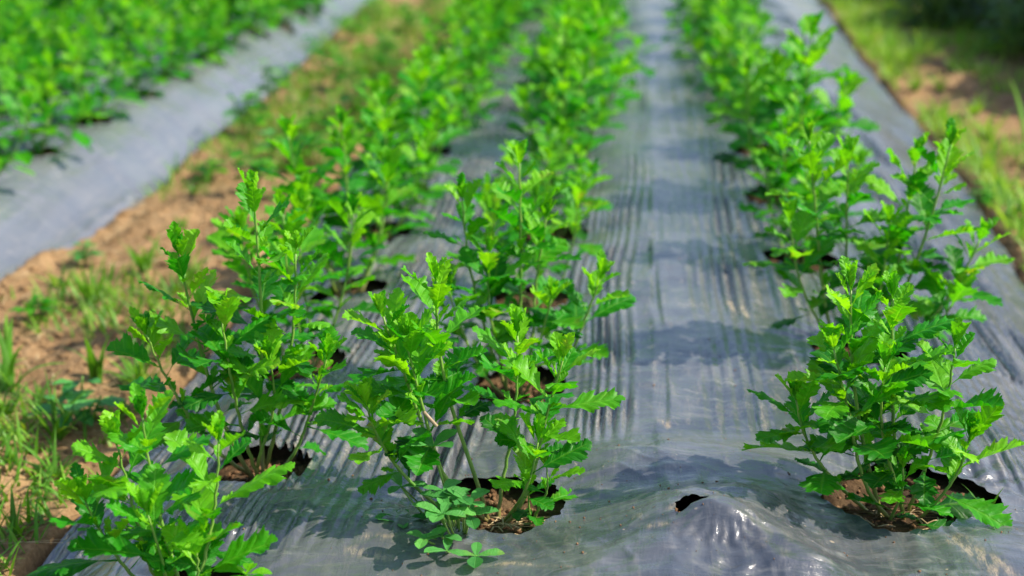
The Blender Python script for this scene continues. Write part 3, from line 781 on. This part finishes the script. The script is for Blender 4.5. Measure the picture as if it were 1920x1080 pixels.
for hx, hy, r, sd in HOLES:
    if hy > 3.2: continue
    for _ in range(150 if hy < 1.9 else 40):
        a = r2.uniform(0, 6.28); q = r * 0.95 * math.sqrt(r2.uniform()); x = hx + q * math.cos(a); y = hy + q * math.sin(a)
        sp.append((x, y, None, r2.uniform(.0012, .0052)))
for _ in range(60): a = r2.uniform(0, 6.28); q = .02 * r2.uniform(); sp.append((RIP[0] + q * math.cos(a), RIP[1] + q * math.sin(a), None, r2.uniform(.001, .004)))
zz, _ = ground_base(np.array([q[0] for q in sp]), np.array([q[1] for q in sp]))
crumbs('soil_crumbs', [(q[0], q[1], z + q[3] * .3, q[3]) for q, z in zip(sp, zz)], M_CRUMB, 'damp brown soil crumbs in the planting holes')
sp = [(x, y, None, r) for x, y, r in zip(r2.uniform(-1.3, -.76, 2600), 1.2 + 5 * r2.uniform(0, 1, 2600) ** 1.5, r2.uniform(.002, .009, 2600)) if x < edge_l(y) - .01 and x > edge_b(y) + .01]
sp += [(x, y, None, r) for x, y, r in zip(r2.uniform(.82, 1.5, 1600), 2 + 5 * r2.uniform(0, 1, 1600), r2.uniform(.002, .009, 1600)) if x > edge_r(y) + .01]
zz, _ = ground_base(np.array([q[0] for q in sp]), np.array([q[1] for q in sp]))
crumbs('soil_clods', [(q[0], q[1], z + q[3] * .2, q[3]) for q, z in zip(sp, zz)], M_SOIL, 'loose dry clods scattered on the soil paths')

T = Tubes(); rng = random.Random(8)
for i in range(46):
    hx, hy, r, sd = HOLES[0] if i % 2 else HOLES[len(ROW_R)]
    a = rng.uniform(0, 6.28); q = r * .8 * math.sqrt(rng.random()); x = hx + q * math.cos(a); y = hy - abs(q * math.sin(a)) * .9
    b = rng.uniform(0, 3.14); l = rng.uniform(.008, .022); z = gz(x, y) + .004
    T.add([(x, y, z), (x + l * .5 * math.cos(b), y + l * .5 * math.sin(b), z + .003), (x + l * math.cos(b), y + l * math.sin(b), z + rng.uniform(0, .004))], [.0009, .0009, .0005], 5)
o = T.build('straw_litter', M_STRAW); tag(o, 'dry straw bits and rootlets on soil in the front holes', kind='stuff')

T = Tubes(); rng = random.Random(18)
for i in range(420):
    y = rng.uniform(1.4, 5.5)
    x = rng.uniform(-1.25, -.75) if i % 3 else rng.uniform(.84, 1.5)
    if not (x < edge_l(y) - .01 and x > edge_b(y) + .01 or x > edge_r(y) + .01): continue
    b = rng.uniform(0, 3.14); l = rng.uniform(.015, .07); z = gz(x, y) + .005
    T.add([(x, y, z), (x + l * .5 * math.cos(b), y + l * .5 * math.sin(b), z + rng.uniform(.002, .008)), (x + l * math.cos(b + .3), y + l * math.sin(b + .3), gz(x + l * math.cos(b), y + l * math.sin(b)) + .004)], [.0014, .0013, .0007], 5)
o = T.build('dry_litter', M_STRAW); tag(o, 'dry stems and straw scattered over the soil paths', kind='stuff')
n = 380
xs_ = np.concatenate([r2.uniform(-.6, .6, n), r2.normal(.33, .11, 160), r2.normal(-.14, .10, 120), r2.normal(.06, .04, 30)])
ys_ = np.concatenate([1.2 + 1.8 * r2.uniform(0, 1, n) ** 1.3, r2.normal(1.53, .10, 160), r2.normal(1.48, .09, 120), r2.normal(1.40, .03, 30)])
ok = (ys_ > 1.05)
for hx, hy, r, sd in HOLES + [RIP]: ok &= np.hypot(xs_ - hx, ys_ - hy) > r * 1.12
xs_, ys_ = xs_[ok], ys_[ok]
zs_ = bed_profile(xs_[None], ys_[None])[0] + film_relief(xs_[None], ys_[None], HOLES, True)[0][0]
crumbs('soil_specks', [(x, y, z + .0004, r) for x, y, z, r in zip(xs_, ys_, zs_, 0.0004 + .0013 * r2.uniform(0, 1, len(xs_)) ** 3)], M_CRUMB, 'fine soil specks fallen on the near film')

T = Tubes()                                                       # the cut stub in the leaning plant
T.add([(-0.062, -0.045, 0.140), (-0.068, -0.047, 0.148), (-0.076, -0.048, 0.158)], [.0021, .0022, .0021], 9)
st = T.build('cut_stub', M_STUB, M0); st['label'] = 'pale pink cut stem stub'

# ------------------------------------------------------------ weeds and grass on the paths
GL = 'grass tufts on the left soil path'
GR = 'grass tufts on the right path'
left_tufts = [(-0.785, 1.60, 9, .05, .09, 'bright short grass tuft at the bottom left edge of the film'),
              (-0.99, 2.06, 6, .12, .20, 'long broad grass blades leaning at the left picture edge'),
              (-0.86, 2.10, 5, .10, .16, 'upright broad grass blades left of the second left-row plant'),
              (-0.84, 1.88, 14, .07, .13, 'spreading grass tuft beside the film behind the corner plant'),
              (-0.80, 1.76, 12, .05, .11, 'thin arching grass tuft close to the film edge on the left'),
              (-0.95, 1.95, 16, .04, .09, 'dense low dark grass tuft on the near left path'),
              (-1.05, 2.14, 14, .04, .09, 'low grass tuft at the left frame edge below the broad blades'),
              (-0.79, 2.10, 18, .07, .13, 'shaded grass tuft pressed against the film by the second left-row plant'),
              (-0.82, 2.27, 16, .07, .12, 'grass tuft behind the shaded one along the film'),
              (-1.02, 2.50, 14, .07, .15, 'tall thin grass tuft near the corner of the far left film'),
              (-0.97, 2.66, 14, .05, .12, 'yellow-green grass tuft in the middle of the left path'),
              (-0.87, 2.62, 16, .06, .12, 'grass tuft left of the third left-row plant'),
              (-1.12, 2.60, 12, .04, .10, 'low grass tuft touching the far left film corner'),
              (-0.84, 2.95, 14, .05, .10, 'small grass tuft by the left-row plants further up the path'),
              (-1.08, 3.35, 10, .03, .07, 'tiny green tuft on bare soil at the far film edge'),
              (-1.02, 3.05, 10, .03, .07, 'sparse seedling grass on open bare soil of the left path'),
              (-0.98, 4.15, 18, .05, .12, 'bushy tuft halfway up the left path'),
              (-1.08, 4.6, 22, .06, .14, 'thick tuft against the far film, middle of the path'),
              (-0.98, 5.1, 24, .07, .15, 'thick tuft behind the bushy one on the left path'),
              (-1.1, 5.7, 24, .07, .15, 'distant thick tuft where the left path narrows')]
for i, (x, y, n, a, b, lb) in enumerate(left_tufts):
    o = grass_tuft(x, y, int(n * 1.3), a * .8, b * .85, 500 + i, wid=0.0085 if i in (1, 2) else 0.0042, lean=0.9 if i not in (1, 2) else .5, age=(.15, .7), res=(12, 3))
    tag(o, lb, 'grass', GL)

def broadleaf(x, y, n, h, seed, label, ln=0.035, group='broadleaf weeds on the paths'):
    rng = random.Random(seed); root = empty('broadleaf_weed', (x, y, gz(x, y))); T = Tubes(); L = Leaves()
    for i in range(n):
        a = rng.uniform(0, 6.28); r = rng.uniform(.1, .7) * h; tip = np.array([r * math.cos(a), r * math.sin(a), h * rng.uniform(.6, 1)])
        T.add(hermite(np.zeros(3), tip * [1.3, 1.3, .5], tip, tip * [.5, .5, 1], 8), [.0012] * 8, 5)
        for k in range(6):
            f = rng.uniform(.35, 1); b = rng.uniform(0, 6.28)
            add_leaf(L, tip * f, (math.cos(b), math.sin(b), rng.uniform(.1, .6)), (0, 0, 1), ln * rng.uniform(.6, 1.2), rng, 'ovate', (11, 3), rng.uniform(.1, .8), bend=.6, fold=.3, wave=.3)
    T.build('stem', M_STEM, root); L.build('foliage', M_CLOVER if seed % 2 else M_LEAF, root)
    return tag(root, label, 'weed', group)
broadleaf(-0.83, 1.93, 4, .07, 701, 'broad-leaved weed with narrow pale leaves near the film at lower left', .05)
broadleaf(-1.10, 2.42, 3, .05, 702, 'small round-leaved weed at the left frame edge below the far film', .04)
broadleaf(-1.12, 2.72, 4, .05, 703, 'reddish-edged low weed at the near corner of the far left film', .035)
broadleaf(-1.08, 3.50, 4, .06, 704, 'blue-green weed clump against the far film edge', .045)
broadleaf(-0.98, 3.75, 5, .08, 705, 'weed clump on open soil halfway along the left path', .045)
broadleaf(0.93, 3.25, 5, .07, 706, 'leafy weed at the right film edge with soil behind', .04)
broadleaf(0.90, 2.85, 5, .05, 707, 'low leafy weed at the right frame edge beside the film', .035)
broadleaf(0.84, 3.42, 4, .08, 708, 'green sprig leaning over the right film edge', .04)

wx = [(-0.92, 3.35), (-0.86, 3.65), (-1.10, 4.0), (-0.90, 4.05), (-0.88, 4.4), (-1.15, 4.45), (-1.0, 4.8), (-0.88, 5.0), (-1.14, 5.15), (-0.95, 5.5), (-1.18, 5.9), (-0.98, 6.2), (-1.2, 6.6), (-1.0, 7.0)]
for i, (x, y) in enumerate(wx):
    broadleaf(x, y, 7, .11 + .02 * (i % 3), 720 + i * 2 + 1 * 0, f'bright leafy weed clump further up the left path, {ORD[i]} from the front', .055, 'leafy weed clumps up the left path')
rt = random.Random(17)
right_tufts = [(1.04, 3.72, 8, .20, .32, 'large tuft of long arching blades at the right frame edge')]
for i, (x, y, n, a, b, lb) in enumerate(right_tufts):
    o = grass_tuft(x, y, n, a, b, 600 + i, wid=.009, lean=.8, age=(.2, .45), res=(16, 3)); tag(o, lb, 'grass', GR)
names_r = ['short sunlit tuft', 'yellow-green tuft', 'thin tuft', 'dense tuft', 'low tuft', 'spiky tuft']
k = 0
for y in (2.95, 3.2, 3.45, 3.75, 4.1, 4.5, 4.95, 5.45, 6.0, 6.6):
    for dx in (0.05, 0.17):
        x = float(edge_r(np.array([y]))[0]) + dx + rt.uniform(-.02, .03)
        o = grass_tuft(x, y + rt.uniform(-.06, .06), 22, .04, .11 + .02 * (dx < .1), 640 + k, wid=.004, lean=.8, age=(.4, 1.0), res=(8, 3))
        tag(o, f'{names_r[k % 6]} on the right path, {ORD[k // 2]} from the front, ' + ('touching the film' if dx < .1 else 'beside the film'), 'grass', GR)
        k += 1

# loose grass cover (stuff)
def grass_cover(name, pts, seed, lo, hi, label, age, wid):
    rng = random.Random(seed); L = Leaves()
    P = np.array(pts); Z, _ = ground_base(P[:, 0], P[:, 1])
    for (x, y), z in zip(pts, Z):
        a = rng.uniform(0, 6.28); out = rng.uniform(.1, .9); h = rng.uniform(lo, hi)
        add_leaf(L, np.array([x, y, z - .003]), (math.cos(a) * out, math.sin(a) * out, 1), (math.cos(a), math.sin(a), -out), h, rng, 'grass', (6, 3), rng.uniform(*age), bend=-rng.uniform(.1, 1.2), fold=.2, width=wid / h * 2, twist=rng.uniform(-.5, .5))
    o = L.build(name, M_GRASS); return tag(o, label, kind='stuff')
rr = np.random.RandomState(12)
pts = []
while len(pts) < 9000:
    x = rr.uniform(-1.42, -.73); y = 1.3 + 8 * rr.uniform() ** 1.2
    if x > edge_l(y) - .005 or x < edge_b(y) + .005: continue
    d = vn(x * 5, y * 3.2, 81) + 0.6 * vn(x * 14, y * 10, 82) + 0.22 * ss(3.6, 4.6, y) * ss(-1.3, -0.9, x) + 0.25 * (y < 2.0) - 0.12 * (2.8 < y < 3.4)
    if d > 0.05 + rr.uniform(-.12, .12): pts.append((float(x), float(y)))
grass_cover('path_grass', pts, 5, .02, .075, 'short patchy grass on the left soil path', (.1, .75), .0030)
pts = []
while len(pts) < 19000:
    x = .80 + 1.3 * rr.uniform(); y = 2.3 + 7 * rr.uniform() ** 1.1
    if x < edge_r(y) + .008: continue
    bare = math.exp(-(((x - 1.14) / .16) ** 2 + ((y - 4.75) / .55) ** 2)) * 1.0
    d = vn(x * 5, y * 3.2, 84) + 0.5 * vn(x * 16, y * 10, 85) + 0.24 - bare * 1.3
    if d > rr.uniform(-.1, .25): pts.append((float(x), float(y)))
grass_cover('verge_grass', pts, 6, .025, .10, 'patchy yellow-green grass along the right path', (.3, 1.0), .0036)

# tall shaded weeds and the hedge that shades the upper right corner
def weed_clump(x, y, n, h, w, seed, label):
    rng = random.Random(seed); root = empty('weed_clump', (x, y, gz(x, y))); T = Tubes(); L = Leaves()
    for i in range(n):
        a = rng.uniform(0, 6.28); r = w * math.sqrt(rng.random()); b = np.array([r * .5 * math.cos(a), r * .5 * math.sin(a), -.01]); tip = np.array([r * math.cos(a), r * math.sin(a), h * rng.uniform(.6, 1)])
        T.add(hermite(b, (tip - b) * [.6, .6, 1], tip, (tip - b), 7), [.003, .003, .003, .0025, .002, .0015, .001], 5)
        for k in range(13):
            f = rng.uniform(.1, 1); p = b + (tip - b) * f; c = rng.uniform(0, 6.28)
            add_leaf(L, p, (math.cos(c), math.sin(c), rng.uniform(0, .8)), (0, 0, 1), rng.uniform(.06, .14), rng, 'ovate', (9, 3), rng.uniform(0, .8), bend=rng.uniform(.4, 1.2), fold=.25, width=.55, wave=.3)
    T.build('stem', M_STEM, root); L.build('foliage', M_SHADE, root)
    return tag(root, label, 'weeds', 'shaded weeds beyond the right path')
wc = [(1.52, 5.75, 'dark leafy weed clump at the upper right edge, nearest the camera'), (1.62, 6.35, 'dark weed clump behind the nearest one at upper right'), (1.34, 6.55, 'dark weed clump left of the others by the grass verge'),
      (1.55, 6.95, 'shaded weed clump in the third rank at upper right'), (1.9, 6.8, 'shaded weed clump at the far right under the hedge'), (1.42, 7.5, 'shaded weed clump at the top of the picture near the verge'),
      (1.8, 7.6, 'shaded weed clump at the top right corner'), (2.1, 6.1, 'shaded weed clump close to the hedge foot'), (1.66, 8.2, 'farthest shaded weed clump on the right')]
for i, (x, y, lb) in enumerate(wc): weed_clump(x, y, 20, .34, .26, 800 + i, lb)

def hedge_bush(x, y, h, w, seed, label):
    rng = random.Random(seed); root = empty('hedge_bush', (x, y, gz(x, y))); T = Tubes(); L = Leaves()
    for i in range(9):
        a = rng.uniform(0, 6.28); r = w * rng.uniform(.3, .9); tip = np.array([r * math.cos(a), r * math.sin(a), h * rng.uniform(.6, .95)])
        T.add(hermite(np.zeros(3), tip * [.4, .4, 1], tip, tip, 9), np.linspace(.014, .003, 9), 6)
    for i in range(1500):
        a = rng.uniform(0, 6.28); r = w * math.sqrt(rng.random()); zf = rng.uniform(.18, 1)
        r *= math.sqrt(max(.05, 1 - (zf - .45) ** 2 * 2.4)); p = np.array([r * math.cos(a), r * math.sin(a), h * zf]); c = rng.uniform(0, 6.28)
        add_leaf(L, p, (math.cos(c), math.sin(c), rng.uniform(-.4, .6)), (rng.uniform(-.5, .5), rng.uniform(-.5, .5), 1), rng.uniform(.07, .13), rng, 'ovate', (6, 3), rng.uniform(0, .8), bend=.5, fold=.2, wave=.2, width=1.1)
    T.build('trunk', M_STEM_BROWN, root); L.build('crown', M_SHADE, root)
    return tag(root, label, 'bush', 'hedge bushes right of the path')
for i, (x, y, hh) in enumerate([(2.12, 4.9, .80), (2.22, 5.6, .90), (2.3, 6.3, .95), (2.35, 7.0, .95), (2.45, 7.8, 1.0)]):
    hedge_bush(x, y, hh, .48, 900 + i, f'dense green bush, {ORD[i]} from the front in the hedge right of the path')
